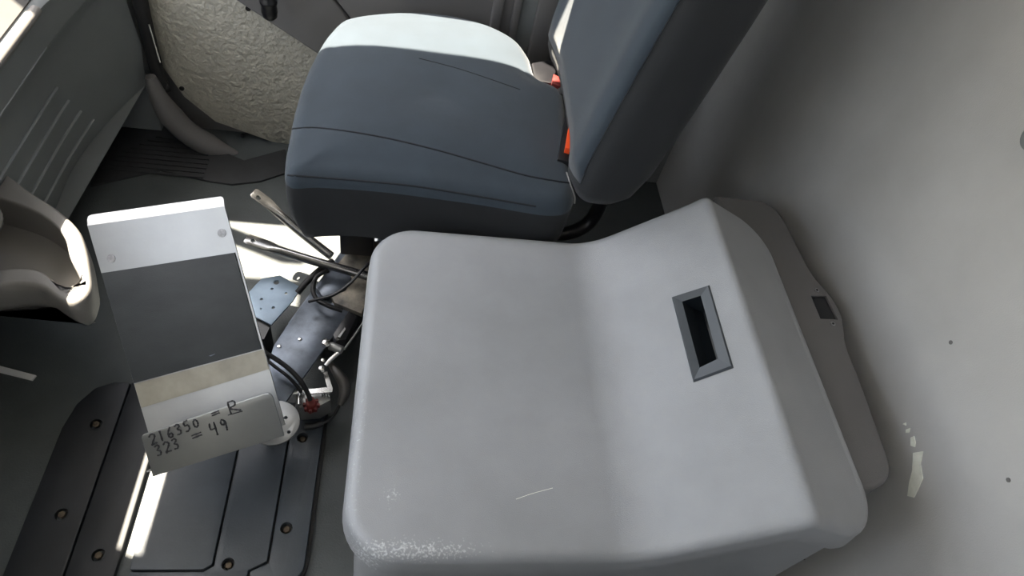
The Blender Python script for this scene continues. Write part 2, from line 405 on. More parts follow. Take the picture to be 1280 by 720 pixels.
box('dash_sun_blocker', (-1.09, YR + 0.01, 0.30), (-0.655, 0.84, 0.59), DASH, db, 0.03, 4)  # unseen block added and sized so its shadow trims the floor's sun strip
slab('dash_top', [(-0.70, 0.85, 0.4905), (-0.70, 1.44, 0.4905), (-1.085, 1.44, 0.570), (-1.085, 0.85, 0.570)], (0.2, 0, 1), 0.006, mat('dash top with painted shade', (0.05, 0.049, 0.047), 0.8), db)  # top coloured darker to stand in for a top out of the sun
tube('edge_bead', [(-0.701, 0.85, 0.400), (-0.701, 1.0, 0.400), (-0.701, 1.20, 0.400)], 0.004, GREY, db, 8)
tube('top_bead', [(-0.690, 0.85, 0.478), (-0.690, 1.0, 0.478), (-0.690, 1.20, 0.478)], 0.010, POD, db, 8)
def pf(z):
    for (x0_, z0_), (x1_, z1_) in zip(prof, prof[1:]):
        if z0_ <= z <= z1_: return x0_ + (x1_ - x0_) * (z - z0_) / (z1_ - z0_)
    return -0.7
for zc in (0.285, 0.225, 0.165, 0.105, 0.045):
    bm = bmesh.new(); h = 0.0045
    ya, yb = 0.85, 1.22 + (0.285 - zc) * 0.45
    prfl = [(-0.004, -h), (0.002, -h), (0.005, -h + 0.002), (0.005, h - 0.002), (0.002, h), (-0.004, h)]
    nr = 10
    L_ = [[bm.verts.new(warp(pf(zc + dz) + dx, ya + (yb - ya) * q / nr, zc + dz)) for dx, dz in prfl] for q in range(nr + 1)]
    for A_, B_ in zip(L_, L_[1:]):
        for i in range(6): bm.faces.new((A_[i], A_[(i + 1) % 6], B_[(i + 1) % 6], B_[i]))
    bm.faces.new(L_[0]); bm.faces.new(L_[-1])
    obj('rib', bm, DASH, db)

# moulded pod with a scooped hand opening hanging from the dash centre
def resample(c, n):
    k = len(c); L = [0.0]
    for i in range(k): L.append(L[-1] + (c[(i + 1) % k] - c[i]).length)
    out = []; i = 0
    for j in range(n):
        t = L[-1] * j / n
        while L[i + 1] < t: i += 1
        u = (t - L[i]) / max(1e-9, L[i + 1] - L[i]); out.append(c[i].lerp(c[(i + 1) % k], u))
    return out
def pod():
    zt = 0.27; NP = 110
    outer = [(-95, 300), (-90, 190), (-45, 185), (0, 210), (38, 238), (72, 260), (97, 284), (107, 308), (112, 334), (114, 358), (105, 374), (88, 381), (68, 371), (48, 358), (20, 355), (0, 357), (-45, 362), (-90, 362)]
    inner = [(-88, 300), (-84, 232), (-45, 236), (0, 248), (36, 260), (64, 277), (80, 296), (87, 322), (99, 346), (94, 358), (82, 364), (65, 348), (46, 337), (20, 335), (0, 337), (-45, 342), (-84, 344)]
    A = resample(catmull([at(x, y, zt) for x, y in outer], 8, True), NP)
    B = resample(catmull([at(x, y, zt) for x, y in inner], 8, True), NP)
    def nrm_(c):
        out = []
        for i in range(NP):
            t = c[(i + 1) % NP] - c[i - 1]; n = Vector((t.y, -t.x, 0)).normalized(); out.append(n)
        cc = sum(c, Vector()) / NP
        if sum((n.dot(p - cc) for n, p in zip(out, c))) < 0: out = [-n for n in out]
        return out
    na, nb = nrm_(A), nrm_(B)
    Z = lambda h: Vector((0, 0, h))
    rr = []
    cB = sum(B, Vector()) / NP
    rr.append([p.lerp(cB, 0.45) + Z(-0.080) for p in B])
    rr.append([p.lerp(cB, 0.03) + Z(-0.074) for p in B])
    rr.append([p + Z(-0.060) - n * 0.001 for p, n in zip(B, nb)])
    rr.append([p + Z(-0.012) for p, n in zip(B, nb)])
    for a in range(1, 5):
        t = a / 4 * math.pi / 2
        rr.append([p + n * 0.004 * (1 - math.cos(t)) + Z(-0.006 * (1 - math.sin(t))) for p, n in zip(B, nb)])
    def R_(n): return 0.014 + 0.006 * max(0, -n.y)
    for a in range(0, 8):
        t = a / 7 * math.pi / 2
        rr.append([p - n * 0.008 * (1 - math.sin(t)) + Z(-R_(n) * (1 - math.cos(t))) for p, n in zip(A, na)])
    rr.append([p - n * 0.002 + Z(-0.055) for p, n in zip(A, na)])
    rr.append([p - n * 0.012 + Z(-0.078) for p, n in zip(A, na)])
    rr.append([p - n * 0.03 + Z(-0.095) for p, n in zip(A, na)])
    o = rings_mesh('hand_hold_pod', rr, POD, db, cap_top=cB + Z(-0.08), sharp=60)
    o['label'] = 'warm grey moulded pod with scooped opening and sunlit rim'
    a_ = sum(A, Vector()) / NP
    box('pod_arm', (-0.95, a_.y - 0.05, zt - 0.12), (a_.x - 0.10, a_.y + 0.06, zt - 0.02), POD, db, 0.02, 3)
pod()

# ------------------------------------------------------------------ driver seat
seat = empty('driver_seat', (0.1, 1.03, 0.0))
tag(seat, 'driver seat in fitted blue grey fabric cover, sunlit along its door side', 'seat')
ZS = 0.52
outl = [(357, 222), (362, 165), (374, 115), (390, 75), (412, 40), (440, 22), (520, 16), (590, 26), (640, 47), (662, 72), (672, 98), (704, 116), (709, 160), (716, 210), (718, 250), (690, 262), (600, 248), (480, 232), (400, 226)]
cont = catmull([at(x, y, ZS - 0.012) for x, y in outl], 8, True)
def resample(c, n):
    k = len(c); L = [0.0]
    for i in range(k): L.append(L[-1] + (c[(i + 1) % k] - c[i]).length)
    out = []; i = 0
    for j in range(n):
        t = L[-1] * j / n
        while L[i + 1] < t: i += 1
        u = (t - L[i]) / max(1e-9, L[i + 1] - L[i]); out.append(c[i].lerp(c[(i + 1) % k], u))
    return out
cont = resample(cont, 140)
cen = sum(cont, Vector()) / len(cont)
def loop_n(c):
    k = len(c); out = []
    for i in range(k):
        t = (c[(i + 1) % k] - c[i - 1]); t.z = 0; t.normalize()
        n = Vector((t.y, -t.x, 0))
        if n.dot(c[i] - cen) < 0: n = -n
        out.append(n)
    return out
nn = loop_n(cont)
for _ in range(6): nn = [(nn[i - 1] + nn[i] + nn[(i + 1) % len(nn)]).normalized() for i in range(len(nn))]
def lap(c, it):
    for _ in range(it): c = [(c[i - 1] + c[i] * 2 + c[(i + 1) % len(c)]) / 4 for i in range(len(c))]
    return c
inn_ = [p - n * fil for p, n in zip(cont, nn)] if False else None
rg = []
fil = 0.030
for s in (0.12, 0.3, 0.5, 0.68, 0.82, 0.92):
    base_ = lap([p - n * fil for p, n in zip(cont, nn)], int((1 - s) * 160))
    rg.append([cen.lerp(p, s) + Vector((0, 0, 0.012 + 0.020 * (1 - s ** 3) - 0.012 * (1 - s) ** 2)) for p in base_])
for a in range(0, 7):
    t = a / 6 * math.pi / 2
    rg.append([p - n * fil * (1 - math.sin(t)) + Vector((0, 0, -(fil * 0.9) * (1 - math.cos(t)) + 0.012)) for p, n in zip(cont, nn)])
def seat_base(p, n, f):     # the side wall tucks in toward the bottom
    wob = 0.004 * math.sin(30 * p.x + 17 * p.y)
    return p + n * (wob * f - 0.030 * max(0, f - 0.35) ** 1.5 * (1 + 1.4 * max(0, -n.x))) + Vector((0, 0, -0.015 - 0.135 * f))
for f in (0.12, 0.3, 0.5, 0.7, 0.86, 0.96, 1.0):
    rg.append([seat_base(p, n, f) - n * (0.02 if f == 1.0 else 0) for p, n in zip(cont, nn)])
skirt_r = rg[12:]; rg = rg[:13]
sk = rings_mesh('side_skirt', skirt_r, SEAT_SHADED, seat, sharp=60)
cush = rings_mesh('cushion', rg, SEAT, seat, cap_top=cen + Vector((0, 0, 0.020)), cap_bot=False, sharp=60)
T = bvh(cush)
def seam(name, pix, r, m, parent, tree, n=5, lift=0.0):
    pts = catmull([Vector((x, y, 0)) for x, y in pix], n)
    tube(name, [hit(tree, p.x, p.y, lift) for p in pts], r, m, parent, 6, 0)
seam('seam', [(366, 161), (400, 160), (470, 170), (540, 186), (600, 203), (660, 220), (712, 229)], 0.0016, SEAM, cush, T)
seam('seam', [(360, 219), (400, 222), (450, 226), (520, 233), (600, 246), (670, 258)], 0.0018, SEAM, cush, T)
seam('seam', [(524, 73), (570, 85), (610, 98), (650, 112)], 0.0010, SEAM, cush, T)
0 and seam('seam', [(645, 110), (643, 150), (645, 205)], 0.0008, SEAM, cush, T)
# backrest: cross-sections along a reclined spine
def spine(z): return 0.262 + 0.155 * (z - 0.55)
bk = []
NB = 56
yn, yf = 0.775, 1.30
for i, (z, th, inn) in enumerate([(0.495, 0.06, 0.05), (0.505, 0.10, 0.02), (0.53, 0.135, 0.006), (0.58, 0.150, 0.0), (0.66, 0.155, 0.0), (0.75, 0.155, 0.0), (0.85, 0.152, 0.0), (0.95, 0.150, 0.004), (1.05, 0.145, 0.012), (1.15, 0.135, 0.03), (1.20, 0.11, 0.06), (1.22, 0.06, 0.10)]):
    xf = spine(z) + (0.155 - th) * 0.45; xr = xf + th
    loop = []
    A, B = (yf - yn) / 2 - inn, th / 2
    cy, cx = (yn + yf) / 2, (xf + xr) / 2
    for j in range(NB):
        t = 2 * math.pi * j / NB; e = 0.42
        cs, sn = math.cos(t), math.sin(t)
        y = cy + A * math.copysign(abs(cs) ** e, cs); x = cx + B * math.copysign(abs(sn) ** (e * 1.35), sn)
        if sn < 0: x += 0.020 * (1 - min(1, abs(y - cy) / (A * 0.75)) ** 4)    # dished front between bolsters
        loop.append(Vector((x, y, z - 0.10 * (xf - spine(0.6)) * 0)))
    bk.append(loop)
back = rings_mesh('backrest', bk, SEAT_SHADED, seat, cap_top=sum(bk[0], Vector()) / NB, sharp=60)
# front facing fabric of the backrest
TB = bvh(back)
vs = []; fs = []
gy, gz = 26, 20
for i in range(gz + 1):
    z = 0.545 + (1.14 - 0.545) * i / gz
    for j in range(gy + 1):
        ins = 0.022 + max(0, z - 0.93) * 0.25
        y = (yn + ins) + (yf - yn - 2 * ins) * j / gy
        loc, n_, i_, d_ = TB.ray_cast(Vector((-0.3, y, z)), Vector((1, 0, 0)))
        vs.append((loc.x - 0.0022 if loc else spine(z), y, z))
for i in range(gz):
    for j in range(gy):
        q = i * (gy + 1) + j; fs.append((q, q + 1, q + gy + 2, q + gy + 1))
fp = pyd('front_fabric', vs, fs, SEAT, back, True, 60)
md = fp.modifiers.new('thick', 'SOLIDIFY'); md.thickness = 0.003; md.offset = 0
TF = bvh(fp)
seam('seam', [(742, 130), (735, 80), (728, 30), (726, 2)], 0.0011, SEAM, back, TF)
# seat structure
box('pedestal', (0.0, 1.07, 0.0), (0.24, 1.22, 0.345), BLACK, seat, 0.01)
box('seat_leg', (-0.125, 0.955, 0.135), (-0.055, 1.04, 0.36), BLACK, seat, 0.004)
box('seat_pan', (-0.11, 0.83, 0.345), (0.27, 1.24, 0.40), BLACK, seat, 0.01)
tube('recliner_tube', [at(632, 283, 0.385), at(668, 290, 0.385), at(706, 292, 0.385), at(733, 281, 0.395), at(747, 262, 0.43), at(752, 245, 0.47)], 0.0135, BLACK, seat, 14)
# pale stitched tail of the cover at the rear corner
tube('cover_edge', [hit(T, 708, 216, 0.001), hit(T, 713, 232, 0.001), hit(T, 717, 246, 0.002), at(718, 254, 0.50)], 0.0016, PIPE, cush, 6)

# belt buckle between cushion and backrest
bu = seat
p = at(709, 185, 0.537); q = at(714, 155, 0.537)
dvec = (q - p).normalized(); sidev = Vector((dvec.y, -dvec.x, 0))
dz_ = Vector((0, 0, .012))
bb = slab('belt_buckle', [p - sidev * .012 - dvec * .02 - dz_, p + sidev * .012 - dvec * .02 - dz_, q + sidev * .012 + dvec * .05 - dz_, q - sidev * .012 + dvec * .05 - dz_], (0, 0, 1), 0.03, BLACK, seat, 0.003)
bt_ = slab('button', [p - sidev * .003, p + sidev * .006, q + sidev * .006, q - sidev * .003], (0, 0, 1), 0.012, ORANGE, bb, 0.001)
bt_['label'] = 'orange red release button'
b2 = slab('belt_anchor', round_poly([at(664, 78, 0.5), at(688, 74, 0.5), at(696, 88, 0.5), at(690, 104, 0.5), at(668, 100, 0.5)], 0.008), (0, 0, 1), 0.05, BLACK, seat, 0.004)
slab('red_tab', [at(692, 92, 0.51), at(700, 96, 0.51), at(701, 108, 0.51), at(690, 104, 0.51)], (0, 0, 1), 0.02, RED, b2, 0.002)
slab('steel_tongue', [at(695, 112, 0.515), at(702, 108, 0.515), at(703, 116, 0.515), at(697, 119, 0.515)], (0, 0, 1), 0.006, STEELB, b2, 0.001)

# ------------------------------------------------------------------ grey console
con = empty('storage_console', (0.28, 0.49, 0.0))
tag(con, 'large grey moulded plastic console box with raised rear hump and recessed latch', 'console')
ZT, ZH = 0.46, 0.592
def sm(t): t = max(0, min(1, t)); return t * t * (3 - 2 * t)
def top(x):
    # flat, soft crease, ramp, rounded crest, gently falling plateau
    c0, c1 = 0.318, 0.478
    sl = (ZH - ZT) / (c1 - c0)
    w = 0.035
    def ramp(u, w): # smooth max(0,u)
        if u < -w: return 0
        if u > w: return u
        return (u + w) ** 2 / (4 * w)
    z = ZT + sl * ramp(x - c0, w) - (sl + 0.50) * ramp(x - c1, 0.007)
    return z + 0.0028 * math.exp(-((x - c1 + 0.004) / 0.013) ** 2)
def rrect(x0, x1, y0, y1, r, n=10, per=26):
    out = []
    cs = [(x1 - r, y0 + r, -90), (x1 - r, y1 - r, 0), (x0 + r, y1 - r, 90), (x0 + r, y0 + r, 180)]
    pts = []
    for cx, cy, a0 in cs:
        for j in range(n + 1):
            a = math.radians(a0 + 90 * j / n); pts.append((cx + r * math.cos(a), cy + r * math.sin(a), math.cos(a), math.sin(a)))
    k = len(pts)
    for i in range(k):
        p, q = pts[i], pts[(i + 1) % k]
        d = math.hypot(q[0] - p[0], q[1] - p[1]); m_ = max(1, int(d / 0.006))
        for j in range(m_):
            t = j / m_; out.append(tuple(p[e] + (q[e] - p[e]) * t for e in range(4)))
    return out
X0, X1, Y0, Y1 = -0.044, 0.606, 0.224, 0.750
RF = 0.017
inner = rrect(X0 + RF, X1 - 0.012, Y0 + RF, Y1 - RF, 0.055)
cx, cy = (X0 + X1) / 2, (Y0 + Y1) / 2
rg = []
NS = 80
for i in range(1, NS + 1):
    s = i / NS
    rg.append([Vector((cx + (p[0] - cx) * s, cy + (p[1] - cy) * s, 0)) for p in inner])
for r in rg:
    for v in r: v.z = top(v.x)
def rf(p): return 0.012 + (RF - 0.012) * (1 - max(0, p[2]))
for a in range(1, 8):
    t = a / 7 * math.pi / 2
    r = []
    for p in inner:
        R_ = rf(p)
        r.append(Vector((p[0] + p[2] * R_ * math.sin(t), p[1] + p[3] * R_ * math.sin(t), top(min(p[0], X1)) - R_ * (1 - math.cos(t)))))
    rg.append(r)
skirt = []
for d_, o_ in ((0.012, 0.001), (0.030, 0.003), (0.034, 0.002), (0.035, -0.006), (0.05, -0.008)):
    rg.append([Vector((p[0] + p[2] * (rf(p) + o_), p[1] + p[3] * (rf(p) + o_), top(p[0]) - rf(p) - d_)) for p in inner])
for s_ in (0.92, 0.8, 0.64, 0.48, 0.32, 0.16, 0.04):
    rg.append([Vector((cx + (p[0] - cx) * s_, cy + (p[1] - cy) * s_, top(cx + (p[0] - cx) * s_) - RF - 0.05)) for p in inner])
lid = rings_mesh('lid', rg, LIDM, con, cap_top=Vector((cx, cy, top(cx))), sharp=50)
# latch pocket on the ramp
cpx = [(840, 372), (887, 357), (917, 460), (867, 478)]
TL = bvh(lid)
lp4 = [hit(TL, x, y) for x, y in cpx]
nrm = (lp4[2] - lp4[0]).cross(lp4[3] - lp4[1]).normalized()
if nrm.z < 0: nrm = -nrm
pc = sum(lp4, Vector()) / 4
lp4 = [p - nrm * (p - pc).dot(nrm) for p in lp4]
def inset(ps, f, g=None):
    c_ = sum(ps, Vector()) / len(ps); return [c_ + (p - c_) * f for p in ps]
u_ = (lp4[1] - lp4[0]).normalized(); v_ = (lp4[3] - lp4[0]).normalized()
def inq(a, b, c_, d_):  # inset each side in metres: left(u-), right(u+), far(v-), near(v+)
    return [lp4[0] + u_ * a + v_ * c_, lp4[1] - u_ * b + v_ * c_, lp4[2] - u_ * b - v_ * d_, lp4[3] + u_ * a - v_ * d_]
hole = inq(0.006, 0.006, 0.006, 0.006)
ct = slab('cut', [p + nrm * 0.05 for p in hole], nrm, 0.115, GREY)
cut(lid, [ct]); lid.data.set_sharp_from_angle(angle=math.radians(50))
latch = bmesh.new()
o1 = [p + nrm * 0.001 for p in lp4]; o2 = [p + nrm * 0.004 for p in inq(0.002, 0.002, 0.002, 0.002)]
i1 = [p + nrm * 0.001 for p in inq(0.013, 0.016, 0.013, 0.019)]; i2 = [p - nrm * 0.024 for p in inq(0.022, 0.0165, 0.014, 0.021)]
o0 = [p - nrm * 0.004 for p in lp4]
loops = [[latch.verts.new(p) for p in L_] for L_ in (o0, o1, o2, i1)]
for A_, B_ in zip(loops, loops[1:]):
    for j in range(4): latch.faces.new((A_[j], A_[(j + 1) % 4], B_[(j + 1) % 4], B_[j]))
LATCHM = mat('charcoal latch plastic', (0.055, 0.064, 0.075), 0.4, var=0.08)
lo = obj('latch_pocket', latch, LATCHM, lid)
cup = bmesh.new()
i3 = [p - nrm * 0.040 for p in inq(0.032, 0.017, 0.015, 0.022)]
loops = [[cup.verts.new(p) for p in L_] for L_ in ([p for p in i1], i2, i3)]
for A_, B_ in zip(loops, loops[1:]):
    for j in range(4): cup.faces.new((A_[j], A_[(j + 1) % 4], B_[(j + 1) % 4], B_[j]))
cup.faces.new(loops[-1])
obj('latch_cup', cup, mat('black latch cup', (0.012, 0.016, 0.020), 0.45, var=0.1), lid)
# fine scratch on the lid
TL = bvh(lid)
seam('scratch', [(645, 624), (665, 617), (691, 610)], 0.0003, CHIP, lid, TL, 4)
# body under the lid
body = rrect(X0 + 0.012, X1 + 0.0, Y0 + 0.010, Y1 - 0.010, 0.06)
rg = [[Vector((p[0], p[1], top(p[0]) - 0.055)) for p in body], [Vector((p[0], p[1], 0.36)) for p in body], [Vector((p[0] - 0.006 * max(0, -p[2]), p[1], 0.0)) for p in body]]
rings_mesh('box_body', rg, GREY, con, sharp=50)
# rear rim with a bump around the latch window
ZRIM = 0.505
rpx = [(952, 249), (972, 262), (986, 283), (1000, 310), (1018, 343), (1030, 357), (1044, 374), (1054, 393), (1057, 412), (1060, 432), (1075, 470), (1098, 532), (1112, 572), (1115, 590), (1108, 603), (1092, 611)]
far = catmull([at(x, y, ZRIM) for x, y in rpx], 5)[::-1]
ctr = far + [Vector((0.56, far[-1].y, ZRIM)), Vector((0.56, far[0].y, ZRIM))]
rim = slab('rear_rim', ctr, (0, 0, 1), 0.50, GREYD, con, 0.008, 3)
wq = [(1014, 369), (1033, 369), (1048, 399), (1026, 398)]
wq3 = [at(x, y, ZRIM + 0.001) for x, y in wq]
ct = slab('cut', [p + Vector((0, 0, 0.02)) for p in wq3], (0, 0, 1), 0.035, GREYD)
cut(rim, [ct])
slab('latch_window', [p - Vector((0, 0, 0.004)) for p in inset(wq3, 0.98)], (0, 0, 1), 0.01, BLACK, rim, 0.001)
for x, y in [(1021, 363), (1041, 405)]:
    p = at(x, y, ZRIM); cyl('screw', p - Vector((0, 0, .004)), p + Vector((0, 0, .0012)), 0.0042, STEEL, rim, 14, bevel=0.0008)
    cyl('screw_socket', p, p + Vector((0, 0, .0018)), 0.002, BLACK, rim, 8)

# ------------------------------------------------------------------ floor mat and plates
mt = empty('floor_mat', (-0.55, 1.3, 0.0)); tag(mt, 'black ribbed rubber mat in the driver footwell', 'floor mat')
mp = [(112, 232), (150, 160), (196, 108), (230, 150), (262, 182), (305, 200), (356, 186), (356, 216), (325, 226), (290, 230), (262, 226), (200, 212)]
slab('mat_sheet', [at(x, y, 0.006) for x, y in mp], (0, 0, 1), 0.006, MAT_R, mt, 0.002)
for i in range(9):
    y_ = 1.285 + 0.017 * i
    xl = -0.755 + max(0, (y_ - 1.30)) * 0.9; xr = -0.50 - max(0, (y_ - 1.36)) * 0.6
    box('mat_rib', (xl, y_, 0.005), (xr, y_ + 0.006, 0.009), MAT_R, mt)
# right plate of three planks with bolts
fp_ = empty('floor_plate', (-0.26, 0.45, 0.0)); tag(fp_, 'slate floor plate of three planks with bolt holes beside the console', 'floor plate')
XA, XZ = -0.402, -0.118
base_p = round_poly([Vector((XA, 0.30, 0.008)), Vector((XZ, 0.30, 0.008)), Vector((XZ, 0.66, 0.008)), Vector((XA, 0.66, 0.008))], [0.005, 0.06, 0.01, 0.005])
slab('plate_base', base_p, (0, 0, 1), 0.008, BLACKR, fp_)
def bolt(p, parent, r, m=RUST):
    cyl('bolt', p - Vector((0, 0, .004)), p + Vector((0, 0, 0.002)), r, m, parent, 6, bevel=0.0008)
def plank(pts, holes, parent, m, z=0.020, rad=0.004):
    q = round_poly([Vector((x, y, z)) for x, y in pts], rad)
    o = slab('plank', q, (0, 0, 1), 0.013, m, parent, 0.0015, 2)
    cs = []
    for h in holes:
        hp = at(h[0], h[1], z); cs.append(cyl('cut', (hp.x, hp.y, z - 0.03), (hp.x, hp.y, z + 0.02), 0.0105, m))
    if cs: cut(o, cs)
    for h in holes:
        hp = at(h[0], h[1], z); bolt(Vector((hp.x, hp.y, 0.0115)), o, 0.006)
    return o
plank([(XA, 0.337), (-0.288, 0.337), (-0.275, 0.345), (-0.275, 0.655), (XA, 0.655)], [], fp_, PLANK)
plank([(-0.400, 0.305), (-0.215, 0.305), (-0.215, 0.335), (-0.187, 0.350), (-0.187, 0.655), (-0.271, 0.655), (-0.271, 0.342), (-0.286, 0.333), (-0.400, 0.333)], [(285, 705)], fp_, PLANK, rad=0.002)
plank([(-0.211, 0.305), (XZ - 0.03, 0.305), (XZ - 0.006, 0.335), (XZ - 0.006, 0.655), (-0.183, 0.655), (-0.183, 0.347), (-0.211, 0.333)], [(358, 660), (378, 547)], fp_, PLANK, rad=[0.002, 0.03, 0.03, 0.004, 0.004, 0.002, 0.002])
# left dark plate
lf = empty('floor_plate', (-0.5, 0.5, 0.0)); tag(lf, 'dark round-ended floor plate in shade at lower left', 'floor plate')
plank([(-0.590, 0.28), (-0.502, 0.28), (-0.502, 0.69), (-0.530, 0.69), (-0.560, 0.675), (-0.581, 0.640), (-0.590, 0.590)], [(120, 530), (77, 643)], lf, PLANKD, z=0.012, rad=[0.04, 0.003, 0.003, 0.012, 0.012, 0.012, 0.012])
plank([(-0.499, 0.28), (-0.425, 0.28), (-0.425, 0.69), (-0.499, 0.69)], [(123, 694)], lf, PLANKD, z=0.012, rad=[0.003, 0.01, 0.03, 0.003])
# thin strip on the floor at far left, white colour painting its sun glint
sp = [at(-20, 452, 0.004), at(-20, 460, 0.004), at(40, 475, 0.004), at(45, 469, 0.004)]
tag(slab('glint_strip', [p for p in sp], (0, 0, 1), 0.004, mat('painted white glint', (0.8, 0.8, 0.8), 0.3), None), 'thin metal strip on the dark floor at far left, sun glint painted white', 'metal strip')

# ------------------------------------------------------------------ device tray
tr = empty('device_tray', atd(260, 540, 1.12)); tag(tr, 'tilted steel device tray with black foam band and handwritten lower lip', 'tray')
WT = 1.06
nT = -FWD
TLc, TRc, BRc, BLc = atd(105, 268, WT), atd(277, 245, WT), atd(356, 531, WT + 0.005), atd(197, 580, WT + 0.005)
nT = (TRc - TLc).cross(BLc - TLc).normalized()
if nT.dot(CAM - TLc) < 0: nT = -nT
def tpt(u, v, h=0.0):
    a_ = TLc.lerp(TRc, u); b_ = BLc.lerp(BRc, u); return a_.lerp(b_, v) + nT * h
slab('back_plate', round_poly([tpt(0, 0.045), tpt(1, 0.045), tpt(1, 1.0), tpt(0, 1.0)], [0, 0, 0, 0]), nT, 0.003, STEEL, tr)
# top lip bent back
up_ = (tpt(0.5, 0) - tpt(0.5, 1)).normalized()
upl = (up_ * 0.9 - nT * 0.35).normalized()
e0, e1 = tpt(0, 0.046), tpt(1, 0.046)
nl = (e1 - e0).cross(upl).normalized()
if nl.dot(CAM - e0) < 0: nl = -nl
slab('top_lip', round_poly([e0, e1, e1 + upl * 0.020, e0 + upl * 0.020], [0, 0, 0.008, 0.008]), nl, 0.003, STEEL, tr)
slab('foam_band', [tpt(0.005, 0.235, 0.0025), tpt(0.985, 0.245, 0.0025), tpt(0.985, 0.665, 0.0025), tpt(0.005, 0.675, 0.0025)], nT, 0.0025, FOAM, tr, 0.001)
slab('reflection_strip', [tpt(0.004, 0.679, 0.0008), tpt(0.996, 0.669, 0.0008), tpt(0.996, 0.755, 0.0008), tpt(0.004, 0.775, 0.0008)], nT, 0.0008, mat('beige tray reflection', (0.27, 0.255, 0.21), 0.5, 0.3, var=0.15, scale=30), tr)  # beige colour standing in for a reflection on the lower plate
# bottom shelf and front lip
hs = 0.045
b0_, b1_ = tpt(0, 1), tpt(1, 1)
b0_, b1_ = tpt(0.03, 1), tpt(0.97, 1)
slab('shelf', [b0_, b1_, b1_ + nT * hs * 0.97, b0_ + nT * hs * 0.97], up_, 0.003, STEEL, tr)
lpx = [(176, 545), (339, 490), (355, 545), (191, 596)]
pl0 = b0_ + nT * hs
xa = (b1_ - b0_).normalized()
n2 = (nT - up_ * 0.45).normalized(); n2 = (n2 - xa * n2.dot(xa)).normalized()
LP = [onplane(x, y, pl0, n2) for x, y in lpx]
lip = slab('front_lip', round_poly(LP, [0.008, 0.010, 0, 0]), n2, 0.003, STEEL, tr, 0.001)
# handwriting on the lip
G = {'2': [[(0, .8), (.3, 1), (.6, .85), (.55, .6), (0, 0), (.3, .05), (.65, .02)]],
     '1': [[(.3, 1), (.25, 0)]],
     '6': [[(.5, 1), (.15, .6), (.05, .2), (.3, 0), (.55, .2), (.4, .42), (.1, .3)]],
     '3': [[(0, .9), (.35, 1), (.5, .78), (.2, .55), (.5, .35), (.4, .05), (0, .05)]],
     '5': [[(.55, 1), (.1, .95), (.1, .6), (.45, .55), (.5, .2), (.2, 0), (0, .1)]],
     '0': [[(.3, .85), (.08, .6), (.1, .2), (.35, .1), (.55, .35), (.5, .7), (.3, .85)]],
     '=': [[(0, .62), (.7, .66)], [(0, .34), (.7, .38)]],
     'R': [[(.05, 0), (.1, 1)], [(.1, 1), (.5, .95), (.5, .6), (.1, .5), (.4, .25), (.75, .02)]],
     '4': [[(.05, 1), (0, .5), (.55, .5)], [(.5, 1), (.45, -.1)]],
     '9': [[(.5, .75), (.25, .95), (.08, .7), (.3, .5), (.52, .8), (.5, .3), (.45, 0)]]}
bm = bmesh.new()
uu = (LP[2] - LP[3]); vv = (LP[0] - LP[3])
def wpt(px_, py_): return onplane(px_, py_, pl0 + n2 * 0.0006, n2)
def write(txt, x0, y0, x1, y1, h):
    n = len(txt); dx, dy = (x1 - x0) / n, (y1 - y0) / n
    ln = math.hypot(dx, dy); ux, uy = dx / ln, dy / ln; vx, vy = uy * 1.0, -ux   # up in image
    for i, chr_ in enumerate(txt):
        if chr_ == ' ': continue
        for st in G[chr_]:
            pp = catmull([Vector((a_, b__, 0)) for a_, b__ in st], 4)
            path = []
            for q_ in pp:
                X_ = x0 + dx * i + ux * q_.x * ln * 0.98 + vx * q_.y * h; Y_ = y0 + dy * i + uy * q_.x * ln * 0.98 + vy * q_.y * h
                path.append(wpt(X_, Y_))
            add_tube(bm, path, [0.0013 + 0.0004 * math.sin(2.3 * i_ + 5 * x0) for i_ in range(len(path))], 5)
write('216350', 190, 556, 254, 532, 13)
write('=', 266, 523, 280, 518, 10)
write('R', 288, 518, 306, 511, 15)
write('323', 197, 570, 229, 558, 13)
write('=', 242, 552, 259, 546, 12)
write('49', 266, 544, 291, 535, 15)
add_tube(bm, [wpt(285, 519), wpt(303, 514)], 0.0008, 5)
obj('marker_writing', bm, INK, lip)
# screws / smudges on the plate
for u, v in [(0.93, 0.155), (0.10, 0.185)]:
    p = tpt(u, v, 0.0003); cyl('spot_weld', p - nT * 0.001, p + nT * 0.0005, 0.007, mat('weld smudge', (0.28, 0.28, 0.28), 0.5, 0.6, var=0.3, scale=200), tr, 14)
# pivot disc and post under the tray
pd = at(343, 528, 0.117)
dd = tr
disc = cyl('pivot_disc', (pd.x, pd.y, 0.114), (pd.x, pd.y, 0.118), 0.044, STEEL, dd, 48, bevel=0.0008)
hq = [at(361, 540, 0.118), at(357, 522, 0.118)]
cut(disc, [cyl('cut', (h_.x, h_.y, 0.10), (h_.x, h_.y, 0.13), 0.0035, STEEL) for h_ in hq])
cyl('post', (pd.x - 0.022, pd.y + 0.024, 0.02), (pd.x - 0.022, pd.y + 0.024, 0.114), 0.012, BLACK, dd, 24)
bt = tpt(0.62, 0.62, -0.004)
tube('tilt_arm', [Vector((pd.x - 0.02, pd.y + 0.01, 0.124)), Vector((pd.x - 0.03, pd.y + 0.04, 0.14)), bt], 0.012, STEELD, dd)

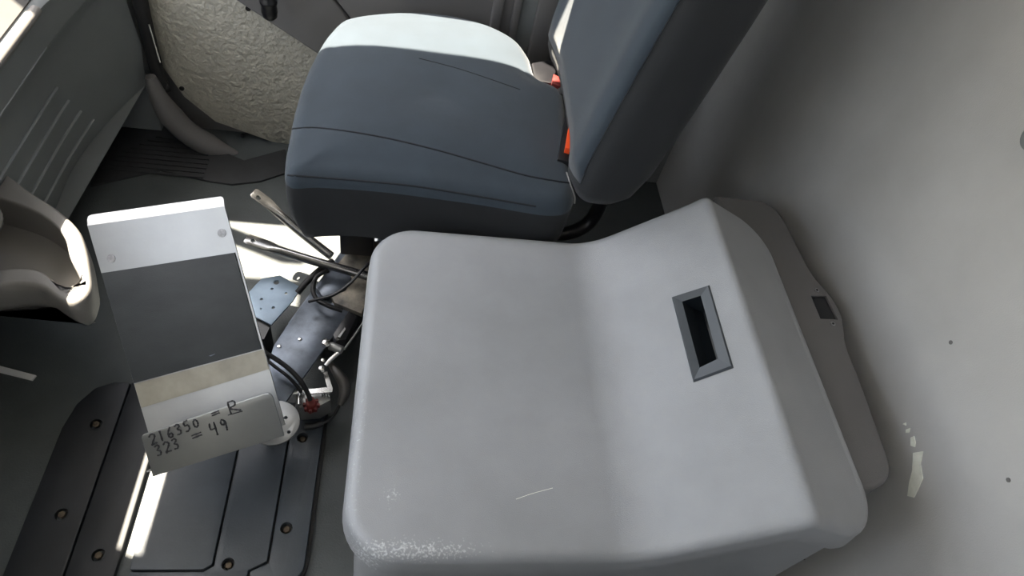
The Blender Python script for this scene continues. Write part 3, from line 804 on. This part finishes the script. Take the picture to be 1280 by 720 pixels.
# ------------------------------------------------------------------ steel bracket on the floor
br = empty('steel_bracket', (-0.14, 0.8, 0.0)); tag(br, 'dark worn steel bracket plate running from seat base toward the tray', 'bracket')
ZP = 0.105
mpx = [(444, 292), (492, 298), (478, 335), (376, 476), (356, 504), (326, 486), (342, 432), (362, 402)]
plate = slab('main_plate', [at(x, y, ZP) for x, y in mpx], (0, 0, 1), 0.005, STEELD, br, 0.001)
for s_, (x, y) in enumerate([(349, 433), (375, 424), (456, 368)]):
    p = at(x, y, ZP); cyl('rivet', p, p + Vector((0, 0, .002)), 0.004 if s_ < 2 else 0.007, STEELB, br, 12, bevel=0.0008)
# downward flange and dusty upper step
fl = [at(442, 293, ZP), at(360, 404, ZP)]
fa, fb = fl
slab('side_flange', [fa, fb, fb - Vector((0, 0, 0.10)), fa - Vector((0, 0, 0.10))], Vector((-1, 0.4, 0)), 0.004, STEELD, br)
slab('step_plate', [at(x, y, ZP + 0.012) for x, y in [(446, 300), (486, 304), (470, 350), (452, 392), (418, 378), (404, 352)]], (0, 0, 1), 0.012, STEELR, br, 0.002)
slab('curved_cheek', round_poly([at(x, y, ZP + 0.016) for x, y in [(408, 338), (428, 334), (440, 346), (432, 362), (404, 372), (394, 358)]], 0.012), (0, 0, 1), 0.01, BLUEST if False else STEELD, br, 0.002)
# octagon plate
ocx = [(270, 366), (290, 350), (347, 345), (374, 358), (376, 372), (340, 405), (318, 392), (274, 378)]
ocx = [(271, 367), (327, 348), (350, 344), (374, 358), (368, 374), (339, 406), (316, 394), (300, 385)]
ocx = [(310, 366), (327, 348), (350, 344), (376, 359), (366, 376), (339, 406), (316, 394), (308, 380)]
oc = slab('perforated_plate', [at(x, y, 0.098) for x, y in ocx], (0, 0, 1), 0.004, BLUEST, br, 0.0006)
cs = []
for x, y, r in [(345.5, 353, 0.0058), (340, 361, 0.003), (357.5, 366.5, 0.003), (327, 374, 0.003), (341.5, 384.5, 0.0032), (326, 386, 0.002)]:
    p = at(x, y, 0.098); cs.append(cyl('cut', (p.x, p.y, 0.07), (p.x, p.y, 0.12), r, BLUEST))
cut(oc, cs)
slab('gusset', [at(x, y, 0.09) for x, y in [(318, 396), (338, 407), (330, 424), (322, 424)]], (0, 0, 1), 0.09, BLACK, br)

# two flattened arms
def arm(name, pix, z0, z1, label, r=0.0095):
    root = empty(name, at(*pix[-1], z1)); tag(root, label, 'rod', 'flattened steel rods by the seat')
    n_ = len(pix); pts = [at(x, y, z0 + (z1 - z0) * i / (n_ - 1)) for i, (x, y) in enumerate(pix)]
    path = catmull(pts, 6); k = len(path)
    flat = []
    for i in range(k):
        f = min(1, max(0, (i - 6) / 6)); flat.append((0.32 + 0.68 * f, 1.45 - 0.45 * f))
    rads = [r] * k; rads[0] = r * 0.75
    bm = bmesh.new(); add_tube(bm, path, rads, 16, flat=flat, up=(0, 0, 1))
    rod = obj('rod', bm, STEELD if False else mat('chromed rod steel', (0.20, 0.20, 0.20), 0.22, 0.9, var=0.2, scale=20), root, True, 50)
    hp = at(pix[0][0] + (pix[1][0] - pix[0][0]) * 0.35, pix[0][1] + (pix[1][1] - pix[0][1]) * 0.35, z0)
    cut(rod, [cyl('cut', hp - Vector((0, 0, .02)), hp + Vector((0, 0, .02)), 0.005, STEELB)])
    return root
arm('steel_rod', [(316, 240), (335, 254), (352, 270), (378, 292), (414, 320)], 0.20, 0.13, 'flattened steel rod with drilled end, nearer the seat')
arm('steel_rod', [(307, 298), (334, 307), (352, 314), (395, 327), (470, 348)], 0.17, 0.15, 'bent steel rod with drilled end, below the other rod')

# ------------------------------------------------------------------ cables and fittings
def cable(name, pix, r, m, label, z=None, cat='cable', n=6):
    pts = [at(x, y, zz) for x, y, zz in pix]
    o = tube(name, pts, r, m, None, 8, n); tag(o, label, cat); return o
cable('black_cable', [(386, 377, .135), (398, 374, .145), (418, 368, .16), (440, 352, .18), (456, 334, .20), (474, 318, .2)], 0.0032, BLACK, 'thin black cable curving up to the console edge')
cable('black_hose', [(372, 366, .11), (384, 352, .125), (399, 338, .13), (416, 326, .13)], 0.0068, BLACKR, 'short black hose end beside the perforated plate', cat='hose')
cable('black_hose', [(428, 388, .125), (412, 383, .13), (396, 374, .13), (391, 360, .135), (396, 346, .14), (410, 338, .14)], 0.0048, BLACKR, 'black hose looped around the bracket cheek', cat='hose')
cable('braided_cable', [(330, 440, .16), (345, 449, .155), (360, 460, .15), (374, 474, .14), (383, 488, .125), (388, 500, .108)], 0.0048, BLACKR, 'black corrugated cable running to the red cap')
cable('braided_cable', [(332, 449, .128), (346, 460, .126), (358, 469, .122), (369, 480, .115), (377, 491, .104)], 0.0034, BLACKR, 'second thinner corrugated cable under the first, by red cap')
rc = empty('red_cap', at(389, 506, 0.09)); tag(rc, 'dark red plastic connector cap at the cable end', 'cap')
p = at(389, 505, 0.095)
cyl('cap_body', p - Vector((0, 0, 0.012)), p + Vector((0, 0, 0.008)), 0.0135, RED, rc, 20, r2=0.009, bevel=0.002)
for a_ in range(8):
    an = a_ * math.pi / 4; q = p + Vector((0.013 * math.cos(an), 0.013 * math.sin(an), -0.010))
    cyl('cap_lug', q, q + Vector((0, 0, 0.010)), 0.0028, RED, rc, 8)
# linkage: clevis, bolts, bent bracket, sleeve
lk = empty('linkage', at(420, 450, 0.0)); tag(lk, 'bright steel linkage with clevis and bolts beside the bracket plate', 'linkage')
p = at(407.5, 428.5, 0.145); cyl('bolt_head', p - Vector((0, 0, .012)), p + Vector((0, 0, .004)), 0.0078, STEELB, lk, 6, bevel=0.0015)
p = at(423, 436, 0.135); cyl('clevis', at(412, 432, 0.132), at(428, 438, 0.132), 0.0085, STEEL, lk, 16, bevel=0.002)
tube('pull_rod', [at(424, 440, .13), at(414, 449, .125), at(407, 457, .12)], 0.0048, STEELB, lk, 10)
tube('thin_rod', [at(430, 437, .13), at(446, 415, .13), at(462, 390, .13), at(478, 362, .13)], 0.0022, STEEL, lk, 8)
for (x, y, z, r) in [(404, 451, .12, .0045), (402, 461, .115, .006)]:
    p = at(x, y, z); cyl('nut', p - Vector((0, 0, .006)), p + Vector((0, 0, .004)), r, STEELB, lk, 6, bevel=0.001)
slab('bent_strap', [at(x, y, .10) for x, y in [(404, 466), (409, 464), (416, 486), (415, 490), (384, 492), (384, 487), (409, 484)]], (0, 0, 1), 0.004, STEELB, lk)
slab('valve_block', [at(x, y, .085) for x, y in [(368, 490), (380, 484), (412, 486), (413, 500), (398, 508), (374, 510)]], (0, 0, 1), 0.05, STEEL, lk, 0.002)
for i in range(4):
    a_ = at(402 + i * 3.2, 486, .088); b_ = at(402 + i * 3.2, 497, .088); cyl('thread', a_, b_, 0.0022, STEELB, lk, 8)
cyl('tee_stem', at(375, 489, .09), at(374, 506, .09), 0.004, STEELB, lk, 10)
cyl('tee_bar', at(366, 492, .092), at(380, 490, .092), 0.0035, STEELB, lk, 10)
slab('clip_plate', [at(x, y, .14) for x, y in [(436, 388), (446, 396), (432, 424), (420, 426), (416, 418)]], (0, 0, 1), 0.03, BLACK, lk, 0.002)
slab('clip_tab', [at(x, y, .143) for x, y in [(431, 409), (432, 411), (425, 422), (422, 421)]], (0, 0, 1), 0.002, STEEL, lk)
cable('rubber_sleeve', [(414, 456, .11), (423, 468, .11), (430, 480, .105), (430, 494, .095), (425, 506, .085)], [0.006 + 0.0055 * math.sin(math.pi * i / 24) for i in range(25)], mat('grey black rubber sleeve', (0.05, 0.047, 0.045), 0.45, var=0.3, scale=40), 'thick dark rubber sleeve bending past the linkage', cat='sleeve')
cable('black_cable', [(424, 506, .08), (418, 518, .06), (409, 526, .045), (396, 531, .04), (384, 533, .04)], 0.0035, BLACK, 'black cable bending from the sleeve to the pivot disc')
cable('plug', [(381, 533, .04), (390, 533, .04), (402, 529, .04)], 0.0072, BLACK, 'black cable plug with silver tip beside the pivot disc', cat='plug', n=3)
bpy.context.view_layer.update()
